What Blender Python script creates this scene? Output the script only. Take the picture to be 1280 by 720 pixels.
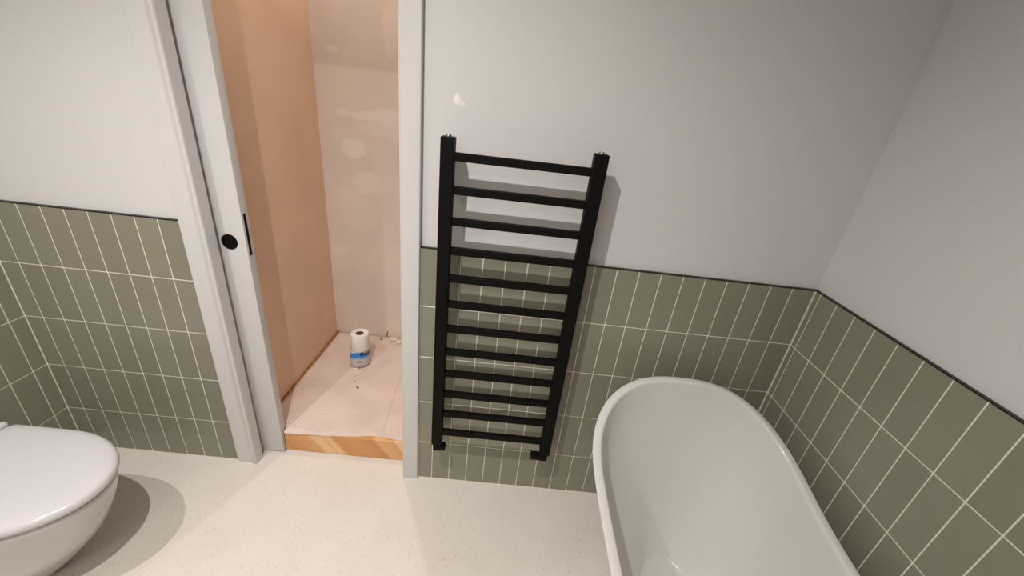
import bpy, bmesh, math, random
from mathutils import Matrix, Vector, noise

scene = bpy.context.scene
for o in list(bpy.data.objects):
    bpy.data.objects.remove(o)
random.seed(7)
COL = scene.collection

# ------------------------------------------------------------------ camera
cam_d = bpy.data.cameras.new('camera')
cam_d.sensor_fit = 'HORIZONTAL'; cam_d.sensor_width = 36.0
cam_d.lens = 14.005; cam_d.clip_start = 0.02
cam = bpy.data.objects.new('camera', cam_d); COL.objects.link(cam)
right = Vector((0.993944, 0.023309, 0.107390))
fwd = Vector((0.024234, 0.906695, -0.421091))
up = Vector((-0.107185, 0.421143, 0.900639))
cam.matrix_world = Matrix(((right.x, up.x, -fwd.x, 0.29765),
                           (right.y, up.y, -fwd.y, -1.24113),
                           (right.z, up.z, -fwd.z, 1.54346), (0, 0, 0, 1)))
scene.camera = cam

# ------------------------------------------------------------------ world, lights, exposure
w = bpy.data.worlds.new('world'); scene.world = w; w.use_nodes = True
w.node_tree.nodes['Background'].inputs[0].default_value = (0.55, 0.53, 0.5, 1)
w.node_tree.nodes['Background'].inputs[1].default_value = 0.05
vs = scene.view_settings
vs.view_transform = 'Standard'; vs.look = 'None'; vs.gamma = 1; vs.use_curve_mapping = False
vs.exposure = -0.02


def spot(name, loc, power, color, angle=150, blend=0.9, radius=0.022):
    d = bpy.data.lights.new(name, 'SPOT'); d.energy = power; d.color = color
    d.spot_size = math.radians(angle); d.spot_blend = blend; d.shadow_soft_size = radius
    o = bpy.data.objects.new(name, d); COL.objects.link(o); o.location = loc
    return o


LAMP = (1.0, 0.957, 0.922)
spot('downlight_a', (-0.190, -1.050, 2.44), 112, LAMP, 158, 1.0, .012)
spot('downlight_b', (-0.865, -1.06, 2.44), 74, LAMP, 120, 1.0, .012)
spot('soft_fill', (-0.35, -2.05, 2.44), 46, LAMP, 172, .6, .30)  # added soft fill behind the camera, not a real ceiling fitting
work_lamp = spot('work_lamp', (-0.39, 0.67, 2.72), 35, (1.0, 0.90, 0.80), 135, 1.0, .025)     # aimed at the doorway
work_lamp.rotation_euler = (Vector((-0.39, 0.67, 2.72)) - Vector((-0.37, 0.02, 0.0))).to_track_quat('Z', 'Y').to_euler()


# ------------------------------------------------------------------ materials
def mat(name, col, rough=0.5, spec=0.5, var=0.0, vscale=8.0, bump=0.0, bscale=60.0, metal=0.0, obj_var=0.0, coat=0.0):
    m = bpy.data.materials.new(name); m.use_nodes = True
    nt = m.node_tree; N = nt.nodes; L = nt.links
    b = N['Principled BSDF']
    b.inputs['Roughness'].default_value = rough
    b.inputs['Specular IOR Level'].default_value = spec
    b.inputs['Metallic'].default_value = metal
    b.inputs['Coat Weight'].default_value = coat
    b.inputs['Coat Roughness'].default_value = 0.06
    tc = N.new('ShaderNodeTexCoord')
    src = None
    if var > 0:
        n = N.new('ShaderNodeTexNoise'); n.inputs['Scale'].default_value = vscale
        n.inputs['Detail'].default_value = 5
        L.new(tc.outputs['Object'], n.inputs['Vector'])
        r = N.new('ShaderNodeMapRange')
        r.inputs[1].default_value = 0.3; r.inputs[2].default_value = 0.7
        r.inputs[3].default_value = 1 - var; r.inputs[4].default_value = 1 + var
        L.new(n.outputs['Fac'], r.inputs[0]); src = r.outputs[0]
    if obj_var > 0:
        oi = N.new('ShaderNodeObjectInfo'); r2 = N.new('ShaderNodeMapRange')
        r2.inputs[3].default_value = 1 - obj_var; r2.inputs[4].default_value = 1 + obj_var
        L.new(oi.outputs['Random'], r2.inputs[0])
        if src:
            mu = N.new('ShaderNodeMath'); mu.operation = 'MULTIPLY'
            L.new(src, mu.inputs[0]); L.new(r2.outputs[0], mu.inputs[1]); src = mu.outputs[0]
        else:
            src = r2.outputs[0]
    if src:
        v = N.new('ShaderNodeVectorMath'); v.operation = 'SCALE'
        v.inputs[0].default_value = col; L.new(src, v.inputs['Scale'])
        L.new(v.outputs[0], b.inputs['Base Color'])
    else:
        b.inputs['Base Color'].default_value = (*col, 1)
    if bump > 0:
        n2 = N.new('ShaderNodeTexNoise'); n2.inputs['Scale'].default_value = bscale; n2.inputs['Detail'].default_value = 4
        L.new(tc.outputs['Object'], n2.inputs['Vector'])
        bp = N.new('ShaderNodeBump'); bp.inputs['Strength'].default_value = bump; bp.inputs['Distance'].default_value = 0.002
        L.new(n2.outputs['Fac'], bp.inputs['Height']); L.new(bp.outputs[0], b.inputs['Normal'])
    return m


def blobs(m, spots, col, base_scale=1.0, soft=0.5, warp=0.35):
    """mix patches of another colour (dried filler) into a material; spots = (x, y, z, rx, rz)"""
    nt = m.node_tree; N = nt.nodes; L = nt.links; b = N['Principled BSDF']
    old = b.inputs['Base Color'].links[0].from_socket
    geo = N.new('ShaderNodeNewGeometry')
    nz = N.new('ShaderNodeTexNoise'); nz.inputs['Scale'].default_value = 24; nz.inputs['Detail'].default_value = 4
    L.new(geo.outputs['Position'], nz.inputs['Vector'])
    acc = None
    for (x, y, z, rx, rz, k) in spots:
        s = N.new('ShaderNodeVectorMath'); s.operation = 'SUBTRACT'; s.inputs[1].default_value = (x, y, z)
        L.new(geo.outputs['Position'], s.inputs[0])
        dv = N.new('ShaderNodeVectorMath'); dv.operation = 'MULTIPLY'; dv.inputs[1].default_value = (1 / rx, 0, 1 / rz)
        L.new(s.outputs[0], dv.inputs[0])
        ln = N.new('ShaderNodeVectorMath'); ln.operation = 'LENGTH'; L.new(dv.outputs[0], ln.inputs[0])
        ad = N.new('ShaderNodeMath'); ad.operation = 'MULTIPLY_ADD'
        L.new(nz.outputs['Fac'], ad.inputs[0]); ad.inputs[1].default_value = warp * 4; L.new(ln.outputs['Value'], ad.inputs[2])
        r = N.new('ShaderNodeMapRange'); r.inputs[1].default_value = 1 + warp * 2 + soft * .5
        r.inputs[2].default_value = 1 + warp * 2 - soft * .5
        r.inputs[3].default_value = 0; r.inputs[4].default_value = k
        L.new(ad.outputs[0], r.inputs[0])
        if acc is None:
            acc = r.outputs[0]
        else:
            mx = N.new('ShaderNodeMath'); mx.operation = 'MAXIMUM'
            L.new(acc, mx.inputs[0]); L.new(r.outputs[0], mx.inputs[1]); acc = mx.outputs[0]
    mix = N.new('ShaderNodeMix'); mix.data_type = 'RGBA'
    L.new(acc, mix.inputs[0]); L.new(old, mix.inputs[6]); mix.inputs[7].default_value = (*col, 1)
    L.new(mix.outputs[2], b.inputs['Base Color'])


M_wall = mat('white_wall_paint', (0.63, 0.611, 0.60), 0.75, 0.25, var=0.012, vscale=2.5, bump=0.05, bscale=90)
blobs(M_wall, [(0.1115, 0.01, 1.533, .008, .012, .9), (0.128, 0.01, 1.523, .007, .005, .6)], (0.86, 0.82, 0.77), soft=.6, warp=.2)
M_ceil = mat('ceiling_paint', (0.74, 0.72, 0.69), 0.8, 0.2, var=0.01)
M_gloss = mat('white_satin_paint', (0.60, 0.582, 0.568), 0.38, 0.45, var=0.01, vscale=5)
M_tile = mat('sage_glazed_tile', (0.245, 0.232, 0.175), 0.27, 0.5, var=0.03, vscale=6, obj_var=0.05, bump=0.06, bscale=14)
M_grout = mat('cream_grout', (0.74, 0.71, 0.60), 0.85, 0.2, var=0.04, vscale=20)
M_black = mat('matt_black_metal', (0.0035, 0.0026, 0.0025), 0.65, 0.12, var=0.05)
M_trim = mat('black_edge_trim', (0.012, 0.010, 0.009), 0.4, 0.4, var=0.05)
M_chrome = mat('dull_chrome', (0.25, 0.24, 0.22), 0.4, 0.5, metal=1.0, var=0.03)
M_ceramic = mat('white_ceramic', (0.55, 0.53, 0.515), 0.12, 0.5, var=0.004, coat=0.3)
M_seat = mat('white_seat_plastic', (0.60, 0.575, 0.58), 0.16, 0.5, var=0.004, coat=0.2)
M_bath = mat('white_bath_acrylic', (0.665, 0.645, 0.62), 0.22, 0.45, var=0.004, coat=0.15)
M_pinkwall = mat('pink_skim_plaster', (0.77, 0.665, 0.59), 0.85, 0.2, var=0.06, vscale=3.5, bump=0.1, bscale=30)
M_board = mat('brown_board', (0.78, 0.54, 0.385), 0.6, 0.3, var=0.06, vscale=3.0, bump=0.05, bscale=40)
M_sheet = mat('pink_paper_sheet', (0.70, 0.56, 0.495), 0.75, 0.25, var=0.09, vscale=7, bump=0.25, bscale=25)
M_strip = mat('brown_timber_strip', (0.36, 0.16, 0.06), 0.6, 0.3, var=0.2, vscale=30)
M_paper = mat('white_tissue_paper', (0.80, 0.76, 0.72), 0.9, 0.1, var=0.02, vscale=40, bump=0.2, bscale=200)
M_core = mat('brown_card_core', (0.20, 0.09, 0.05), 0.8, 0.2, var=0.1, vscale=40)
M_chip = mat('cream_plaster_crumb', (0.80, 0.68, 0.56), 0.85, 0.2, var=0.05, vscale=60)
M_dark = mat('dark_brown_crumb', (0.09, 0.035, 0.02), 0.8, 0.2, var=0.2, vscale=90)
M_jointfloor = mat('floor_joint_grout', (0.715, 0.67, 0.605), 0.85, 0.2, var=0.05, vscale=30)

YB = 0.912        # back wall of the space beyond the door
blobs(M_pinkwall, [(-0.34, YB, 1.78, .045, .10, .6), (-0.62, YB, 1.677, .03, .014, .7), (-0.58, YB, 1.405, .04, .016, .7),
                   (-0.47, YB, 1.40, .08, .022, .9), (-0.36, YB, 1.405, .09, .04, .9), (-0.33, YB, 1.36, .03, .08, .6),
                   (-0.42, YB, 1.345, .09, .035, .5), (-0.54, YB, 1.236, .06, .05, .9), (-0.484, YB, 1.07, .07, .06, .6),
                   (-0.65, YB, 0.666, .05, .03, .5)], (0.86, 0.77, 0.70), soft=.4, warp=.4)


def terrazzo():
    m = bpy.data.materials.new('cream_terrazzo'); m.use_nodes = True
    nt = m.node_tree; N = nt.nodes; L = nt.links; b = N['Principled BSDF']
    b.inputs['Roughness'].default_value = 0.42; b.inputs['Specular IOR Level'].default_value = 0.35
    geo = N.new('ShaderNodeNewGeometry')
    base = N.new('ShaderNodeTexNoise'); base.inputs['Scale'].default_value = 5; base.inputs['Detail'].default_value = 6
    L.new(geo.outputs['Position'], base.inputs['Vector'])
    cr = N.new('ShaderNodeValToRGB')
    cr.color_ramp.elements[0].position = .3; cr.color_ramp.elements[0].color = (.685, .640, .578, 1)
    cr.color_ramp.elements[1].position = .7; cr.color_ramp.elements[1].color = (.730, .685, .622, 1)
    L.new(base.outputs['Fac'], cr.inputs[0])
    col = cr.outputs[0]
    wz = N.new('ShaderNodeTexNoise'); wz.inputs['Scale'].default_value = 40; L.new(geo.outputs['Position'], wz.inputs['Vector'])
    wa = N.new('ShaderNodeMix'); wa.data_type = 'VECTOR'; wa.inputs[0].default_value = 0.02
    L.new(geo.outputs['Position'], wa.inputs[4]); L.new(wz.outputs['Color'], wa.inputs[5])
    for sc, thr, gate, c in ((55, .13, .66, (.52, .46, .375)), (80, .15, .62, (.84, .80, .73)), (110, .16, .66, (.56, .50, .42))):
        v = N.new('ShaderNodeTexVoronoi'); v.inputs['Scale'].default_value = sc
        L.new(wa.outputs[1], v.inputs['Vector'])
        r = N.new('ShaderNodeMapRange'); r.inputs[1].default_value = thr * 1.5; r.inputs[2].default_value = thr
        r.inputs[3].default_value = 0; r.inputs[4].default_value = .75
        L.new(v.outputs['Distance'], r.inputs[0])
        sp = N.new('ShaderNodeSeparateColor'); L.new(v.outputs['Color'], sp.inputs[0])
        g = N.new('ShaderNodeMath'); g.operation = 'GREATER_THAN'; g.inputs[1].default_value = gate
        L.new(sp.outputs[0], g.inputs[0])
        mu = N.new('ShaderNodeMath'); mu.operation = 'MULTIPLY'; L.new(r.outputs[0], mu.inputs[0]); L.new(g.outputs[0], mu.inputs[1])
        mx = N.new('ShaderNodeMix'); mx.data_type = 'RGBA'; L.new(mu.outputs[0], mx.inputs[0]); L.new(col, mx.inputs[6])
        mx.inputs[7].default_value = (*c, 1); col = mx.outputs[2]
    L.new(col, b.inputs['Base Color'])
    return m


M_floor = terrazzo()


def timber():
    """pine board with slanting lighter bands"""
    m = bpy.data.materials.new('pine_board'); m.use_nodes = True
    nt = m.node_tree; N = nt.nodes; L = nt.links; b = N['Principled BSDF']
    b.inputs['Roughness'].default_value = 0.6; b.inputs['Specular IOR Level'].default_value = 0.25
    geo = N.new('ShaderNodeNewGeometry')
    mp = N.new('ShaderNodeMapping'); mp.inputs['Rotation'].default_value = (0, math.radians(34), 0)
    L.new(geo.outputs['Position'], mp.inputs[0])
    sp = N.new('ShaderNodeSeparateXYZ'); L.new(geo.outputs['Position'], sp.inputs[0])
    u = N.new('ShaderNodeMath'); u.operation = 'MULTIPLY_ADD'; u.inputs[1].default_value = .7
    L.new(sp.outputs[2], u.inputs[0]); L.new(sp.outputs[0], u.inputs[2])
    wn = N.new('ShaderNodeTexNoise'); wn.inputs['Scale'].default_value = 18; L.new(geo.outputs['Position'], wn.inputs[0])
    uu = N.new('ShaderNodeMath'); uu.operation = 'MULTIPLY_ADD'; uu.inputs[1].default_value = .02
    L.new(wn.outputs['Fac'], uu.inputs[0]); L.new(u.outputs[0], uu.inputs[2])
    ur = N.new('ShaderNodeMapRange'); ur.inputs[1].default_value = -.65; ur.inputs[2].default_value = .05
    L.new(uu.outputs[0], ur.inputs[0])
    cr = N.new('ShaderNodeValToRGB')
    e = cr.color_ramp.elements
    DK, LT = (.60, .30, .125, 1), (.84, .55, .30, 1)
    e[0].position = 0.0; e[0].color = (.68, .37, .17, 1)
    e[1].position = 1.0; e[1].color = LT
    for ps, cc in ((.10, (.68, .37, .17, 1)), (.13, DK), (.33, (.70, .38, .17, 1)), (.355, LT), (.42, LT), (.425, DK), (.43, LT), (.475, (.80, .48, .23, 1)), (.49, DK), (.60, (.66, .34, .14, 1)), (.76, DK), (.785, (.76, .45, .22, 1)), (.88, (.70, .38, .17, 1)), (.90, LT)):
        k_ = e.new(ps); k_.color = cc
    L.new(ur.outputs[0], cr.inputs[0])
    g = N.new('ShaderNodeMapping'); g.inputs['Scale'].default_value = (120, 60, 8); L.new(mp.outputs[0], g.inputs[0])
    n2 = N.new('ShaderNodeTexNoise'); n2.inputs['Scale'].default_value = 1; n2.inputs['Detail'].default_value = 4
    L.new(g.outputs[0], n2.inputs[0])
    r = N.new('ShaderNodeMapRange'); r.inputs[1].default_value = .3; r.inputs[2].default_value = .7
    r.inputs[3].default_value = .94; r.inputs[4].default_value = 1.05; L.new(n2.outputs['Fac'], r.inputs[0])
    v = N.new('ShaderNodeVectorMath'); v.operation = 'SCALE'; L.new(cr.outputs[0], v.inputs[0]); L.new(r.outputs[0], v.inputs['Scale'])
    L.new(v.outputs[0], b.inputs['Base Color'])
    return m


M_timber = timber()


def wrapper_mat():
    """translucent-looking white wrapper with a printed blue wave and small print lines"""
    m = bpy.data.materials.new('printed_wrapper'); m.use_nodes = True
    nt = m.node_tree; N = nt.nodes; L = nt.links; b = N['Principled BSDF']
    b.inputs['Roughness'].default_value = 0.18; b.inputs['Specular IOR Level'].default_value = 0.6
    tc = N.new('ShaderNodeTexCoord'); sp = N.new('ShaderNodeSeparateXYZ'); L.new(tc.outputs['Object'], sp.inputs[0])

    def math_(op, a, bb, c=None):
        x = N.new('ShaderNodeMath'); x.operation = op
        for i, q in enumerate((a, bb, c)):
            if q is None: continue
            if isinstance(q, (int, float)): x.inputs[i].default_value = q
            else: L.new(q, x.inputs[i])
        return x.outputs[0]
    X, Z = sp.outputs[0], sp.outputs[2]
    sx = math_('SINE', math_('MULTIPLY_ADD', X, 48.0, 0.6), 0)
    zz = math_('SUBTRACT', Z, math_('MULTIPLY', sx, 0.006))

    def band(lo, hi, v, s=.0015):
        a = N.new('ShaderNodeMapRange'); a.inputs[1].default_value = lo - s; a.inputs[2].default_value = lo + s; L.new(v, a.inputs[0])
        c = N.new('ShaderNodeMapRange'); c.inputs[1].default_value = hi + s; c.inputs[2].default_value = hi - s; L.new(v, c.inputs[0])
        return math_('MULTIPLY', a.outputs[0], c.outputs[0])

    def mixc(f, old, new):
        x = N.new('ShaderNodeMix'); x.data_type = 'RGBA'; L.new(f, x.inputs[0])
        if isinstance(old, tuple): x.inputs[6].default_value = (*old, 1)
        else: L.new(old, x.inputs[6])
        x.inputs[7].default_value = (*new, 1); return x.outputs[2]
    col = mixc(band(0.052, 0.064, zz), (0.56, 0.53, 0.50), (0.22, 0.50, 0.85))
    col = mixc(band(0.064, 0.096, zz), col, (0.03, 0.20, 0.60))
    dk = math_('MULTIPLY', band(0.076, 0.094, zz), band(0.018, 0.06, X))
    col = mixc(dk, col, (0.008, 0.02, 0.07))
    for lo, hi, xl, xr, st in ((.047, .0505, 0.014, .024, 0.7), (.036, .0395, .003, .032, 1.0), (.019, .0225, .009, .031, .55), (.012, .0155, .006, .034, .8)):
        col = mixc(math_('MULTIPLY', math_('MULTIPLY', band(lo, hi, Z, .0007), band(xl, xr, X, .002)), st), col, (0.05, 0.06, 0.08))
    L.new(col, b.inputs['Base Color'])
    return m


M_wrap = wrapper_mat()


# ------------------------------------------------------------------ helpers
def mesh(name, bm, m, smooth=False):
    bmesh.ops.recalc_face_normals(bm, faces=bm.faces)
    me = bpy.data.meshes.new(name); bm.to_mesh(me); bm.free()
    me.materials.append(m)
    if smooth:
        for p in me.polygons: p.use_smooth = True
    return me


def put(name, me, parent=None, loc=(0, 0, 0), rz=0.0):
    o = bpy.data.objects.new(name, me); COL.objects.link(o)
    o.location = loc; o.rotation_euler = (0, 0, rz)
    if parent: o.parent = parent
    return o


def empty(name, loc=(0, 0, 0)):
    o = bpy.data.objects.new(name, None); COL.objects.link(o); o.location = loc; o.empty_display_size = 0.05
    return o


def tag(o, label, cat, kind=None, group=None):
    o['label'] = label; o['category'] = cat
    if kind: o['kind'] = kind
    if group: o['group'] = group
    return o


def box(bm, x0, x1, y0, y1, z0, z1, bevel=0.0, seg=1):
    r = bmesh.ops.create_cube(bm, size=1.0)
    for v in r['verts']:
        v.co = Vector(((x0 + x1) / 2 + v.co.x * (x1 - x0), (y0 + y1) / 2 + v.co.y * (y1 - y0), (z0 + z1) / 2 + v.co.z * (z1 - z0)))
    if bevel > 0:
        es = list({e for v in r['verts'] for e in v.link_edges})
        bmesh.ops.bevel(bm, geom=es, offset=bevel, segments=seg, affect='EDGES', profile=0.5)
    return bm


def boxes(*bs, bevel=0.0, seg=1):
    bm = bmesh.new()
    for b in bs: box(bm, *b, bevel=bevel, seg=seg)
    return bm


def prism(prof, z0, z1, axis='z'):
    """extrude a closed xy profile from z0 to z1 (or along x: profile is then y,z)"""
    bm = bmesh.new()
    f = (lambda p, t: (p[0], p[1], t)) if axis == 'z' else (lambda p, t: (t, p[0], p[1]))
    a = [bm.verts.new(f(p, z0)) for p in prof]; b = [bm.verts.new(f(p, z1)) for p in prof]
    n = len(prof)
    for i in range(n):
        j = (i + 1) % n; bm.faces.new((a[i], a[j], b[j], b[i]))
    bm.faces.new(a); bm.faces.new(b)
    return bm


def lathe(prof, n=48):
    """revolve (r,z) points about z; closed at r=0 ends"""
    bm = bmesh.new(); rings = []
    for r, z in prof:
        if r < 1e-6: rings.append([bm.verts.new((0, 0, z))])
        else: rings.append([bm.verts.new((r * math.cos(2 * math.pi * i / n), r * math.sin(2 * math.pi * i / n), z)) for i in range(n)])
    for A, B in zip(rings, rings[1:]):
        for i in range(n):
            j = (i + 1) % n
            if len(A) == 1: bm.faces.new((A[0], B[i], B[j]))
            elif len(B) == 1: bm.faces.new((A[i], B[0], A[j]))
            else: bm.faces.new((A[i], A[j], B[j], B[i]))
    return bm


def loft(rings, cap0=True, cap1=True):
    bm = bmesh.new(); R = [[bm.verts.new(p) for p in ring] for ring in rings]
    n = len(R[0])
    for A, B in zip(R, R[1:]):
        for i in range(n):
            j = (i + 1) % n; bm.faces.new((A[i], A[j], B[j], B[i]))
    if cap0: bm.faces.new(list(reversed(R[0])))
    if cap1: bm.faces.new(R[-1])
    return bm


def autosmooth(o, angle=40):
    me = o.data
    for p in me.polygons: p.use_smooth = True
    me.set_sharp_from_angle(angle=math.radians(angle))


# ------------------------------------------------------------------ room dimensions
P = 0.075                       # tile pitch across
ROWS = [0.0, 0.2119, 0.4284, 0.6448, 0.8613, 1.0777]
XR, XL = 1.353, -1.4328         # tiled faces of right and left walls
YF = -2.45                      # wall behind the camera
CEIL = 2.47
LE, RE = -0.7665, 0.0145        # outer edges of the door architraves
G = 0.0032                      # grout joint

# ------------------------------------------------------------------ walls
bm = boxes((XL - .12, -0.700, .010, .030, 0, CEIL), (XL - .12, -0.700, .108, .128, 0, CEIL),
           (-0.045, XR + .12, .010, .128, 0, CEIL), (-0.700, -0.045, .010, .128, 2.06, CEIL))
wall_back = tag(put('wall_back', mesh('wall_back', bm, M_wall)), 'white painted wall with doorway, sage tiles on its lower half', 'wall', 'structure')
wall_right = tag(put('wall_right', mesh('wall_right', boxes((XR + .010, XR + .12, YF, .010, 0, CEIL)), M_wall)),
                 'white painted wall with sage tiles running along beside the bath', 'wall', 'structure')
wall_left = tag(put('wall_left', mesh('wall_left', boxes((XL - .12, XL - .010, YF, .010, 0, CEIL)), M_wall)),
                'white painted wall with sage tiles behind the toilet', 'wall', 'structure')
wall_front = tag(put('wall_front', mesh('wall_front', boxes((XL - .12, XR + .12, YF - .1, YF, 0, CEIL)), M_wall)),
                 'plain white painted wall facing the doorway', 'wall', 'structure')
ceiling = tag(put('ceiling', mesh('ceiling', boxes((XL - .12, XR + .12, YF - .1, .128, CEIL, CEIL + .08)), M_ceil)),
              'plain white painted ceiling over the bathroom', 'ceiling', 'structure')

# tiles: each one a beveled slab, face towards -y at local y = 0
_tile_cache = {}


def tile_mesh(wd, ht):
    k = (round(wd, 4), round(ht, 4))
    if k not in _tile_cache:
        bm = bmesh.new(); box(bm, -wd / 2, wd / 2, 0, .008, -ht / 2, ht / 2, bevel=min(.0011, wd * .2))
        _tile_cache[k] = mesh('tile', bm, M_tile)
    return _tile_cache[k]


def lay(wall, edges, place, rz):
    """edges: list of (a, b) column spans along the wall; place(s) -> xy"""
    for a, b in edges:
        for z0, z1 in zip(ROWS, ROWS[1:]):
            wd, ht = (b - a) - G, (z1 - z0) - G
            x, y = place((a + b) / 2)
            o = put('tile', tile_mesh(wd, ht), wall, (x, y, (z0 + z1) / 2), rz)
            o.rotation_euler = (random.uniform(-.0018, .0018), 0, rz + random.uniform(-.0022, .0022))


# back wall, right of the door
cols = [(RE + .001, P)] + [(P * i, P * (i + 1)) for i in range(1, 17)] + [(P * 17, XR - .0005)]
lay(wall_back, cols, lambda s: (s, 0.0), 0)
# back wall, left of the door
x0 = -0.7675
cols = [(x0 - P, LE - .001)] + [(x0 - P * (i + 1), x0 - P * i) for i in range(1, 8)] + [(XL + .0005, x0 - P * 8)]
lay(wall_back, cols, lambda s: (s, 0.0), 0)
# right wall (s = distance from the corner)
cols = [(.002, .0255)] + [(.0255 + P * i, .0255 + P * (i + 1)) for i in range(0, 31)]
lay(wall_right, cols, lambda s: (XR, -s), -math.pi / 2)
# left wall
cols = [(.0002, .0498)] + [(.0498 + P * i, .0498 + P * (i + 1)) for i in range(0, 31)]
lay(wall_left, cols, lambda s: (XL, -s), math.pi / 2)

TOP = ROWS[-1]
put('grout', mesh('grout', boxes((RE, XR, .0012, .0098, 0, TOP), (XL, LE, .0012, .0098, 0, TOP)), M_grout), wall_back)
put('grout', mesh('grout', boxes((XR + .0012, XR + .0098, YF + .02, .0012, 0, TOP)), M_grout), wall_right)
put('grout', mesh('grout', boxes((XL - .0098, XL - .0012, YF + .02, .0012, 0, TOP)), M_grout), wall_left)
# thin silicone lines: floor edge and the two inside corners
put('sealant', mesh('sealant', boxes((RE, XR, -.0022, .004, 0, .0035), (XL, LE, -.0022, .004, 0, .0035)), M_grout), wall_back)
put('sealant', mesh('sealant', boxes((XR - .002, XR + .003, YF + .02, -.002, 0, .0035), (XR - .0022, XR + .002, -.0022, .003, .0035, TOP - .002)), M_grout), wall_right)
put('sealant', mesh('sealant', boxes((XL - .003, XL + .002, YF + .02, -.002, 0, .0035), (XL - .002, XL + .0008, -.0008, .003, .0035, TOP - .002)), M_grout), wall_left)
# black metal trim capping the tiles
put('tile_edge_trim', mesh('tile_edge_trim', boxes((RE + .001, XR, -.0012, .010, TOP - .0005, TOP + .0028), (XL, LE - .009, -.0012, .010, TOP - .0005, TOP + .0028)), M_trim), wall_back)
put('tile_edge_trim', mesh('tile_edge_trim', boxes((XR - .0012, XR + .010, YF + .02, .009, TOP - .0005, TOP + .0028)), M_trim), wall_right)
put('tile_edge_trim', mesh('tile_edge_trim', boxes((XL - .010, XL + .0012, YF + .02, .009, TOP - .0005, TOP + .0028)), M_trim), wall_left)

# ------------------------------------------------------------------ floor
floor = tag(put('floor', mesh('floor', boxes((XL - .12, XR + .12, YF - .1, .128, -.06, -.0006)), M_jointfloor)),
            'cream speckled large format tiled bathroom floor', 'floor', 'structure')
xs = [XL, -1.1230, -.4485, .2260, .9005, XR]
ys = [YF, -2.0, -0.80, .1275]
for a, b in zip(xs, xs[1:]):
    for c, e in zip(ys, ys[1:]):
        bm = bmesh.new(); box(bm, a + .0006, b - .0006, c + .0006, e - .0006, -.012, 0, bevel=.0003)
        put('floor_tile', mesh('floor_tile', bm, M_floor), floor)

# ------------------------------------------------------------------ doorway
prof_l = [(-.7665, .0095), (-.7665, -.0085), (-.7645, -.0105), (-.7165, -.0105), (-.713, -.0098), (-.709, -.0102), (-.703, -.0124), (-.697, -.0150), (-.6925, -.0168),
          (-.6895, -.0172), (-.6865, -.0162), (-.6842, -.0135), (-.683, -.0095), (-.683, .030), (-.6995, .030), (-.6995, .0095)]
t1 = put('trim_1', mesh('trim_1', prism(prof_l, 0.0005, 2.075), M_gloss)); autosmooth(t1, 35)
tag(t1, 'white painted architrave with beaded edge beside the pocket door', 'door trim', 'structure')
prof_r = [(RE, .0095), (RE, -.010), (RE - .002, -.012), (-.036, -.012), (-.040, -.0112), (-.043, -.0108), (-.0455, -.0118), (-.048, -.011), (-.049, -.008),
          (-.049, .1275), (-.0455, .1275), (-.0455, .0095)]
t2 = put('trim_2', mesh('trim_2', prism(prof_r, 0.0005, 2.075), M_gloss)); autosmooth(t2, 35)
tag(t2, 'white painted architrave of the doorway on the towel radiator side', 'door trim', 'structure')
t3 = put('trim_3', mesh('trim_3', boxes((-.6825, -.0495, -.012, .0095, 2.0, 2.075), (-.6825, -.0495, .0095, .056, 2.0, 2.055), bevel=.0015), M_gloss))
tag(t3, 'white painted architrave over the head of the doorway', 'door trim', 'structure')

door = put('door_1', mesh('door_1', boxes((-1.395, -.604, .058, .096, .006, 2.03), bevel=.0022, seg=2), M_gloss)); autosmooth(door, 50)
tag(door, 'white pocket door slid back into the wall, leading edge showing', 'door', 'structure')
bm = lathe([(0, -.0022), (.0205, -.0022), (.0215, -.003), (.0265, -.003), (.0275, -.0022), (.0275, .002), (0, .002)], 40)
bmesh.ops.rotate(bm, verts=bm.verts, cent=(0, 0, 0), matrix=Matrix.Rotation(math.radians(-90), 3, 'X'))
fp = put('flush_pull', mesh('flush_pull', bm, M_black), door, (-.6605, .058, 1.0005)); autosmooth(fp, 30)
fp['label'] = 'round black flush pull'
bm = bmesh.new()
box(bm, -.002, .0018, -.0055, .0055, -.076, .076)
es = [e for e in bm.edges if abs(e.verts[0].co.x - e.verts[1].co.x) > .001]
bmesh.ops.bevel(bm, geom=es, offset=.0053, segments=4, affect='EDGES', profile=.5)
ep = put('edge_pull', mesh('edge_pull', bm, M_black), door, (-.604, .0735, 1.0275)); ep['label'] = 'narrow black edge pull'

# ------------------------------------------------------------------ space beyond the doorway
H2 = 0.112
HA = 2.86        # taller space beyond the door
tag(put('wall_adjoining_left', mesh('wall_adjoining_left', boxes((-.80, -.714, .129, YB, 0, HA)), M_board)),
    'bare brown board wall beyond the doorway', 'wall', 'structure')
tag(put('wall_adjoining_back', mesh('wall_adjoining_back', boxes((-.80, .70, YB, YB + .06, 0, HA)), M_pinkwall)),
    'bare pink plaster wall with pale filler patches beyond the doorway', 'wall', 'structure')
tag(put('wall_adjoining_right', mesh('wall_adjoining_right', boxes((.60, .70, .129, YB, 0, HA)), M_pinkwall)),
    'bare pink plaster wall closing the space beyond the doorway', 'wall', 'structure')
tag(put('ceiling_adjoining', mesh('ceiling_adjoining', boxes((-.80, .70, .06, YB + .06, HA, HA + .06), (-.80, .70, .06, .128, CEIL + .0805, HA)), M_pinkwall)),
    'bare plaster ceiling over the space beyond the doorway', 'ceiling', 'structure')
tag(put('floor_adjoining', mesh('floor_adjoining', boxes((-.714, .60, .0965, YB, 0, H2 - .001)), M_timber)),
    'raised timber floor beyond the doorway', 'floor', 'structure')
riser = put('trim_4', mesh('trim_4', boxes((-.6025, -.0495, .0755, .0965, .0005, H2), bevel=.001), M_timber))
tag(riser, 'pine riser board at the foot of the doorway', 'threshold', 'structure')
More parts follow.
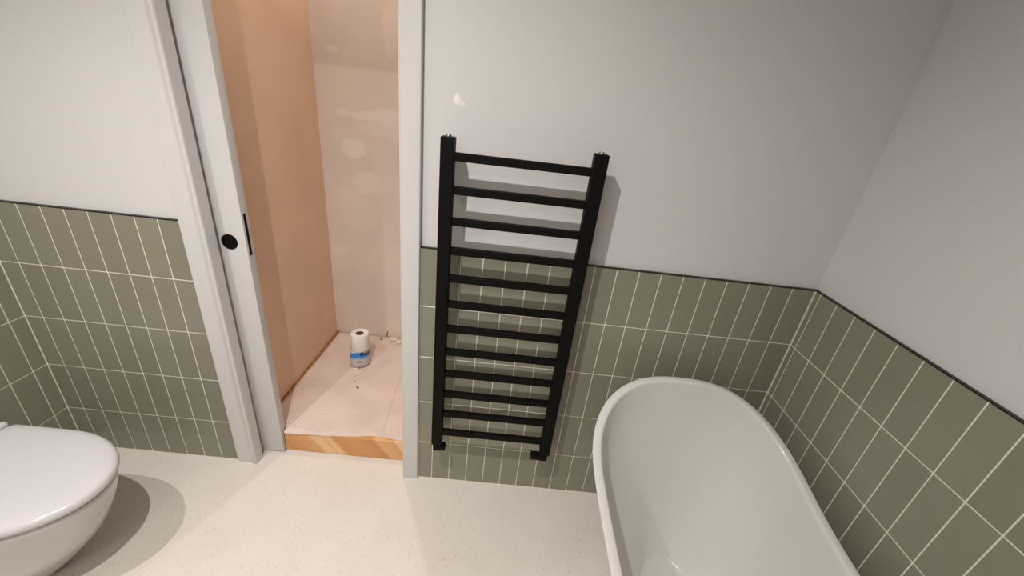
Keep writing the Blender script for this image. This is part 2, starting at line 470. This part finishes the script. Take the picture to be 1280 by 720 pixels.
bb = put('baseboard_adjoining', mesh('baseboard_adjoining', boxes((-.714, -.706, .129, .545, H2 - .001, H2 + .007), (-.714, -.700, .55, YB, H2 - .001, H2 + .006)), M_strip))
tag(bb, 'thin brown timber strip along the foot of the board wall', 'baseboard', 'structure')

# pink protective paper on the raised floor; its front edge hangs over the riser
EDGE = [(-.62, .094), (-.59, .0952), (-.477, .1056), (-.377, .114), (-.298, .1196), (-.226, .1338), (-.173, .1313), (-.1196, .1239), (-.0767, .1199), (-.049, .117)]


def edge_z(x):
    if x <= EDGE[0][0]: return EDGE[0][1]
    for (a, za), (b, zb) in zip(EDGE, EDGE[1:]):
        if x <= b:
            t = (x - a) / (b - a); t = t * t * (3 - 2 * t); return za + (zb - za) * t
    return EDGE[-1][1]


def seam_x(y): return -.166 - .07 * (y - .083)


def sheet(name, fx0, fx1, lift, nx, label):
    bm = bmesh.new(); NY = 40; g = []
    for j in range(NY + 1):
        row = []
        for i in range(nx + 1):
            t = i / nx
            v = j / NY
            y = .1 + (YB - .004 - .1) * v
            a, b = fx0(y), fx1(y); x = a + (b - a) * t
            z = H2 + .0018 + lift + .0016 * (noise.noise((x * 11, y * 11, lift * 300)) + .6 * noise.noise((x * 30, y * 26, 3)))
            if j > 0: z = max(z, H2 + .0006 + lift)
            row.append((x, y, z))
        g.append(row)
    front = []
    fa, fb = max(fx0(.1), -.6015), min(fx1(.1), -.0505)
    for i in range(nx + 1):
        x = fa + (fb - fa) * i / nx
        ez = edge_z(x)
        if ez > H2 + .002: front.append([(x, .0765 + (ez - H2 - .002) / 1.08, H2 + .0016 + lift), None])
        else: front.append([(x, .0738, H2 + .0008 + lift), (x, .0728, ez)])
    pre = [(f[0][0], .0975, H2 + .0014 + lift) for f in front]
    rows = [[f[1] or f[0] for f in front], [f[0] if f[1] else (f[0][0], f[0][1] + .0015, f[0][2] + .0003) for f in front], pre] + g
    V = [[bm.verts.new(p) for p in r] for r in rows]
    for A, B in zip(V, V[1:]):
        for i in range(nx):
            bm.faces.new((A[i], A[i + 1], B[i + 1], B[i]))
    o = put(name, mesh(name, bm, M_sheet, True))
    s = o.modifiers.new('solid', 'SOLIDIFY'); s.thickness = .0006; s.offset = -1
    return tag(o, label, 'floor sheet', group=None)


def sheet_left(y): return -.603 if y < .1285 else -.698


sheet('floor_protection_sheet', lambda y: -.6985, lambda y: seam_x(y), 0.0, 44,
      'pink paper sheet covering the raised floor under the paper rolls')
sheet('floor_protection_sheet', lambda y: seam_x(y) - .012, lambda y: -.0505 if y < .129 else .3, .0022, 30,
      'narrower pink paper sheet overlapping the seam next to the radiator side architrave')

# toilet rolls
def roll_mesh(r, h, rc=.021):
    return lathe([(rc, .002), (r * .97, 0), (r, .003), (r * 1.004, h * .5), (r, h - .003), (r * .97, h), (rc, h - .001), (rc, .002)], 56)


RX, RY, RZ = -.4575, .612, H2 + .0045
t = tag(empty('toilet_roll', (RX + .006, RY, RZ + .1005)), 'unwrapped white toilet roll standing on top of the wrapped one', 'toilet roll')
o = put('paper', mesh('paper', roll_mesh(.0475, .098), M_paper), t); autosmooth(o, 50)
o = put('core', mesh('core', lathe([(.0205, .004), (.0205, .0955), (.0195, .0955), (.0195, .004), (.0205, .004)], 32), M_core), t); autosmooth(o, 50)
o['label'] = 'brown cardboard core'
t = tag(empty('wrapped_toilet_roll', (RX, RY, RZ)), 'toilet roll in white wrapper with blue printed wave, on pink paper', 'toilet roll')
o = put('wrapper', mesh('wrapper', lathe([(0, .0005), (.043, 0), (.0515, .004), (.0535, .015), (.0535, .085), (.0525, .0955), (.049, .0995), (.0, .0995)], 56), M_wrap), t); autosmooth(o, 60)
# torn open end of the wrapper standing up round the upper roll
bm = bmesh.new(); n = 40; A = []; B = []
for i in range(n + 1):
    a = math.radians(-50 + 250 * i / n)
    hh = .012 + .018 * abs(noise.noise((i * .35, 2.3, 0))) + (.03 if 0 < i < 9 else 0) * math.sin(i / 9 * math.pi)
    A.append(bm.verts.new((.0545 * math.cos(a), .0545 * math.sin(a), .090)))
    B.append(bm.verts.new(((.0565 + .004 * noise.noise((i * .6, 0, 1))) * math.cos(a), (.0565) * math.sin(a), .090 + hh)))
for i in range(n): bm.faces.new((A[i], A[i + 1], B[i + 1], B[i]))
M_film = bpy.data.materials.new('clear_film'); M_film.use_nodes = True
b_ = M_film.node_tree.nodes['Principled BSDF']
b_.inputs['Base Color'].default_value = (.92, .88, .85, 1); b_.inputs['Roughness'].default_value = .1; b_.inputs['Alpha'].default_value = .3
o = put('torn_film', mesh('torn_film', bm, M_film, True), t); o['label'] = 'torn clear plastic film'

# crumbs lying on the paper
def crumb(name, x, y, sx, sy, sz, m, label, group, z=None):
    bm = bmesh.new(); bmesh.ops.create_icosphere(bm, subdivisions=2, radius=1)
    sd = random.random() * 50
    for v in bm.verts:
        k = 1 + .45 * noise.noise(v.co * 1.6 + Vector((sd, 0, 0)))
        v.co = Vector((v.co.x * sx * k, v.co.y * sy * k, max(v.co.z * sz * k, -sz * .7) + sz * .7))
    return tag(put(name, mesh(name, bm, m), None, (x, y, H2 + .0036 if z is None else z), random.uniform(-.5, .5)), label, 'debris', group=group)


crumb('plaster_flake', -.4605, .553, .012, .007, .0035, M_chip, 'cream plaster flake lying against the wrapped roll', None)
crumb('plaster_lump', -.342, .862, .024, .016, .016, M_chip, 'cream crumpled plaster lump at the foot of the pink wall', None)
crumb('plaster_lump', -.300, .845, .026, .014, .012, M_chip, 'flatter cream plaster lump next to the crumpled one by the wall', None)
for x, y in ((-.620, .1305), (-.6045, .1315), (-.592, .165), (-.556, .110)):
    crumb('plaster_crumb', x + .004, max(y, .112), .0058, .005, .0025, M_paper, 'tiny white plaster crumb on pink paper near the door edge', 'white plaster crumbs near the door edge')
crumb('plaster_flake', -.478, .2075, .016, .006, .0018, M_chip, 'thin pale plaster flake between the crumbs and the roll', None)
crumb('brown_crumb', -.3955, .4025, .0065, .005, .003, M_dark, 'larger dark brown crumb on the pink paper', None)
crumb('brown_crumb', -.4300, .4495, .0032, .003, .002, M_dark, 'smaller dark brown crumb on pink paper behind the larger one', None)
crumb('brown_crumb', -.420, .868, .006, .006, .004, M_dark, 'dark brown crumb near the foot of the pink wall', None)
bm = bmesh.new(); bmesh.ops.create_cone(bm, cap_ends=True, segments=10, radius1=.0042, radius2=.0028, depth=.04)
o = put('pipe_stub', mesh('pipe_stub', bm, M_strip), None, (-.397, YB - .006, H2 + .022)); o.rotation_euler = (0, .25, 0)
tag(o, 'short brown stub leaning against the foot of the pink wall', 'stub')

# ------------------------------------------------------------------ towel radiator
rad = tag(empty('towel_radiator', (.32, .010, .26)), 'matt black ladder towel radiator with flat bars on the wall', 'radiator')
OFF = Vector((-.32, -.010, -.26))


def rpart(name, bm, m=M_black, smooth=None):
    bmesh.ops.translate(bm, verts=bm.verts, vec=OFF)
    o = put(name, mesh(name, bm, m), rad)
    autosmooth(o, smooth or 40)
    return o


F_, D_ = -.092, .038        # front plane and post depth
LX0, LX1, RX0, RX1 = .0865, .1250, .5135, .5530
for a, b in ((LX0, LX1), (RX0, RX1)):
    rpart('post', boxes((a, b, F_, F_ + D_, .298, 1.4385), bevel=.0018))
    bm = lathe([(0, .006), (.007, .006), (.0085, .004), (.0085, 0), (0, 0)], 20)
    bmesh.ops.translate(bm, verts=bm.verts, vec=((a + b) / 2, F_ + D_ * .55, 1.4382))
    rpart('vent_plug', bm, M_chrome)['label'] = 'small dull chrome vent plug'
for i in range(12):
    zc = 1.388 - .09355 * i
    rpart('bar', boxes((LX1 - .002, RX0 + .002, F_ + .006, F_ + .024, zc - .0115, zc + .0115), bevel=.0012))
for x in (LX0 + .0105, RX1 - .0105):
    for z in (1.30, .43):
        bm = lathe([(0, 0), (.0105, 0), (.0105, .005), (.008, .006), (.008, .058), (0, .058)], 20)
        bmesh.ops.rotate(bm, verts=bm.verts, cent=(0, 0, 0), matrix=Matrix.Rotation(math.radians(90), 3, 'X'))
        bmesh.ops.translate(bm, verts=bm.verts, vec=(x, .010 if z > 1.1 else -.0005, z))
        rpart('wall_bracket', bm)
for s, xc in ((1, (LX0 + LX1) / 2), (-1, (RX0 + RX1) / 2)):
    yc = F_ + D_ * .5
    v = rpart('valve', boxes((xc - .014, xc + .014, yc - .014, yc + .014, .262, .2985), bevel=.004, seg=2))
    k0, k1 = (xc + .008, xc + .034) if s > 0 else (xc - .052, xc - .008)
    kb = boxes((k0, k1, yc - .0135, yc + .0135, .264, .288), bevel=.004, seg=2)
    bmesh.ops.translate(kb, verts=kb.verts, vec=OFF)
    ko = put('valve_head', mesh('valve_head', kb, M_black), v); autosmooth(ko, 40)
    bm = lathe([(0, 0), (.0075, 0), (.0075, abs(yc) - .016), (0, abs(yc) - .016)], 18)
    bmesh.ops.rotate(bm, verts=bm.verts, cent=(0, 0, 0), matrix=Matrix.Rotation(math.radians(90), 3, 'X'))
    bmesh.ops.translate(bm, verts=bm.verts, vec=(xc, -.0005, .275)); bmesh.ops.translate(bm, verts=bm.verts, vec=OFF)
    po = put('pipe', mesh('pipe', bm, M_black), v); autosmooth(po, 40)

# ------------------------------------------------------------------ bath
BXC, BHW, BYC, BB = .956, .331, -.88, .80


def bath_z(y):
    t = (y + .85) / .77
    return .55 + .19 * t ** 3 if t > 0 else .55 + .10 * (-t) ** 3


def bath_outline(n=900):
    pts = []; e = 2 / 2.55
    for i in range(n):                                   # raised head end
        a = math.pi * i / n; c, s = math.cos(a), math.sin(a)
        pts.append((BHW * math.copysign(abs(c) ** e, c), -.40 + .313 * abs(s) ** e))
    for i in range(n // 2):                              # long side
        t = i / (n // 2); pts.append((-BHW + .008 * math.sin(t * math.pi), -.40 - .95 * t))
    for i in range(n):                                   # foot end
        a = math.pi + math.pi * i / n; c, s = math.cos(a), math.sin(a)
        pts.append((BHW * math.copysign(abs(c) ** e, c), -1.35 - .33 * abs(s) ** e))
    for i in range(n // 2):
        t = i / (n // 2); pts.append((BHW - .008 * math.sin(t * math.pi), -1.35 + .95 * t))
    return [Vector((BXC + x, y, bath_z(y))) for x, y in pts]


NB = 200
# even spacing round the outline
dense = bath_outline(); ND = len(dense)
acc = [0.0]
for i in range(ND): acc.append(acc[-1] + (dense[(i + 1) % ND] - dense[i]).length)
rim = []; k = 0
for i in range(NB):
    tgt = acc[-1] * i / NB
    while acc[k + 1] < tgt: k += 1
    f = (tgt - acc[k]) / max(acc[k + 1] - acc[k], 1e-9)
    rim.append(dense[k].lerp(dense[(k + 1) % ND], f))
nrm = []
for i in range(NB):
    tv = (rim[(i + 1) % NB] - rim[i - 1]); nrm.append(Vector((-tv.y, tv.x, 0)).normalized())   # inward


def ring(inset, dz):
    return [Vector((p.x + n_.x * inset, p.y + n_.y * inset, p.z + dz)) for p, n_ in zip(rim, nrm)]


rings = []
CEN = Vector((BXC, BYC, 0))
# outer skin from the floor up
for f in (0, .04, .15, .3, .45, .6, .75, .88, .96):
    base = ring(.012, -.03); rr = []
    for p in base:
        b0 = Vector((CEN.x + (p.x - CEN.x) * .46, CEN.y + (p.y - CEN.y) * .74, 0.0))
        g = 1 - (1 - f) ** 1.18
        rr.append(Vector((b0.x + (p.x - b0.x) * g, b0.y + (p.y - b0.y) * g, .001 + (p.z) * f)))
    rings.append(rr)
for ins, dz in ((.006, -.018), (.0015, -.010), (0, -.005), (.002, -.0012), (.006, 0), (.022, 0), (.0265, -.002), (.029, -.007), (.031, -.018)):
    rings.append(ring(ins, dz))
# inner skin down to the floor of the bath
inner = ring(.033, -.03)
ZFL = .135
FXC, FYC, FA, FB = .950, -.93, .125, .585


def floor_pt(p):
    dx, dy = (p.x - BXC) / .33, (p.y - BYC) / BB
    a = math.atan2(dy, dx)
    c, s = math.cos(a), math.sin(a)
    e = 2 / 2.6
    return Vector((FXC + FA * math.copysign(abs(c) ** e, c), FYC + FB * math.copysign(abs(s) ** e, s), ZFL))


for kx in range(1, 15):
    wv = kx / 14
    rr = []
    for p in inner:
        q = floor_pt(p)
        head = max(0.0, min(1.0, (p.y - BYC) / BB))
        pw = 2.3 - 1.12 * head
        ww = math.sin(wv * math.pi / 2)
        u = 1 - max(0.0, 1 - ww ** pw) ** (1 / pw)
        rr.append(Vector((p.x + (q.x - p.x) * u, p.y + (q.y - p.y) * u, p.z + (q.z - p.z) * ww)))
    rings.append(rr)
last = rings[-1]
for s_ in (.85, .5, .1):
    rings.append([Vector((FXC + (p.x - FXC) * s_, FYC + (p.y - FYC) * s_, ZFL - .006 * (1 - s_))) for p in last])
bm = loft(rings)
bath = put('bath', mesh('bath', bm, M_bath, True))
tag(bath, 'white freestanding oval bath with raised end in the tiled corner', 'bath')
bm = lathe([(0, .004), (.024, .004), (.030, .002), (.032, 0), (0, 0)], 32)
o = put('waste_plug', mesh('waste_plug', bm, M_chrome), bath, (FXC, -1.05, ZFL - .006)); autosmooth(o, 30)

# ------------------------------------------------------------------ toilet
TY = -.462
toilet = tag(empty('toilet', (-1.05, TY, 0)), 'white back-to-wall toilet with its lid closed', 'toilet')
TO = Vector((1.05, -TY, 0))


def egg(tip, back, hw, z, n=40, L=.262, flat=None):
    """plan outline: half ellipse nose at +x, straight sides, squared back with rounded corners"""
    xc = tip - L
    pts = []
    for i in range(n + 1):
        a = -math.pi / 2 + math.pi * i / n
        pts.append(Vector((xc + L * math.cos(a), TY + hw * math.sin(a), z)))
    rc = min(.022, hw * .3); m = 8
    for i in range(m + 1):
        a = math.pi / 2 + (math.pi / 2) * i / m
        pts.append(Vector((back + rc + rc * math.cos(a), TY + hw - rc + rc * math.sin(a), z)))
    for i in range(m + 1):
        a = math.pi + (math.pi / 2) * i / m
        pts.append(Vector((back + rc + rc * math.cos(a), TY - hw + rc + rc * math.sin(a), z)))
    return pts


def tpart(name, rings, m, ang=45):
    bm = loft(rings)
    bmesh.ops.remove_doubles(bm, verts=bm.verts, dist=1e-5)
    bmesh.ops.translate(bm, verts=bm.verts, vec=TO)
    o = put(name, mesh(name, bm, m), toilet); autosmooth(o, ang); return o


R_ = []
for z, tip, hw in ((0.001, -1.045, .100), (.012, -1.035, .106), (.05, -1.002, .116), (.10, -.958, .131), (.15, -.916, .145), (.20, -.880, .158),
                   (.25, -.852, .168), (.29, -.834, .175), (.33, -.820, .180), (.36, -.812, .1825), (.374, -.809, .183), (.379, -.812, .180)):
    L_ = .262 - (.262 - .16) * max(0, (.30 - z) / .30)
    R_.append(egg(tip, XL + .003, hw, z, L=L_))
tpart('pan', R_, M_ceramic, 60)
tpart('seat', [egg(-.812, -1.256, .179, .3805), egg(-.810, -1.258, .181, .382), egg(-.810, -1.258, .181, .390), egg(-.812, -1.256, .179, .3915)], M_seat, 30)
LR = [egg(-.804, -1.258, .1815, .3925), egg(-.799, -1.262, .186, .3945), egg(-.798, -1.263, .187, .400), egg(-.7990, -1.262, .1862, .406),
      egg(-.8015, -1.260, .1838, .4115), egg(-.807, -1.256, .179, .4155), egg(-.816, -1.252, .171, .4182), egg(-.835, -1.243, .155, .4203, L=.245), egg(-.88, -1.22, .115, .4220, L=.2), egg(-.95, -1.17, .06, .4225, L=.14)]
tpart('lid', LR, M_seat, 40)
for s in (-1, 1):
    bm = lathe([(0, -.022), (.011, -.022), (.0125, -.02), (.0125, .02), (.011, .022), (0, .022)], 24)
    bmesh.ops.rotate(bm, verts=bm.verts, cent=(0, 0, 0), matrix=Matrix.Rotation(math.radians(90), 3, 'X'))
    box(bm, -.011, .011, -.016, .016, -.032, -.004, bevel=.003, seg=2)
    bmesh.ops.translate(bm, verts=bm.verts, vec=Vector((-1.281, TY + s * .160, .409)) + TO)
    o = put('hinge', mesh('hinge', bm, M_seat), toilet); autosmooth(o, 40)
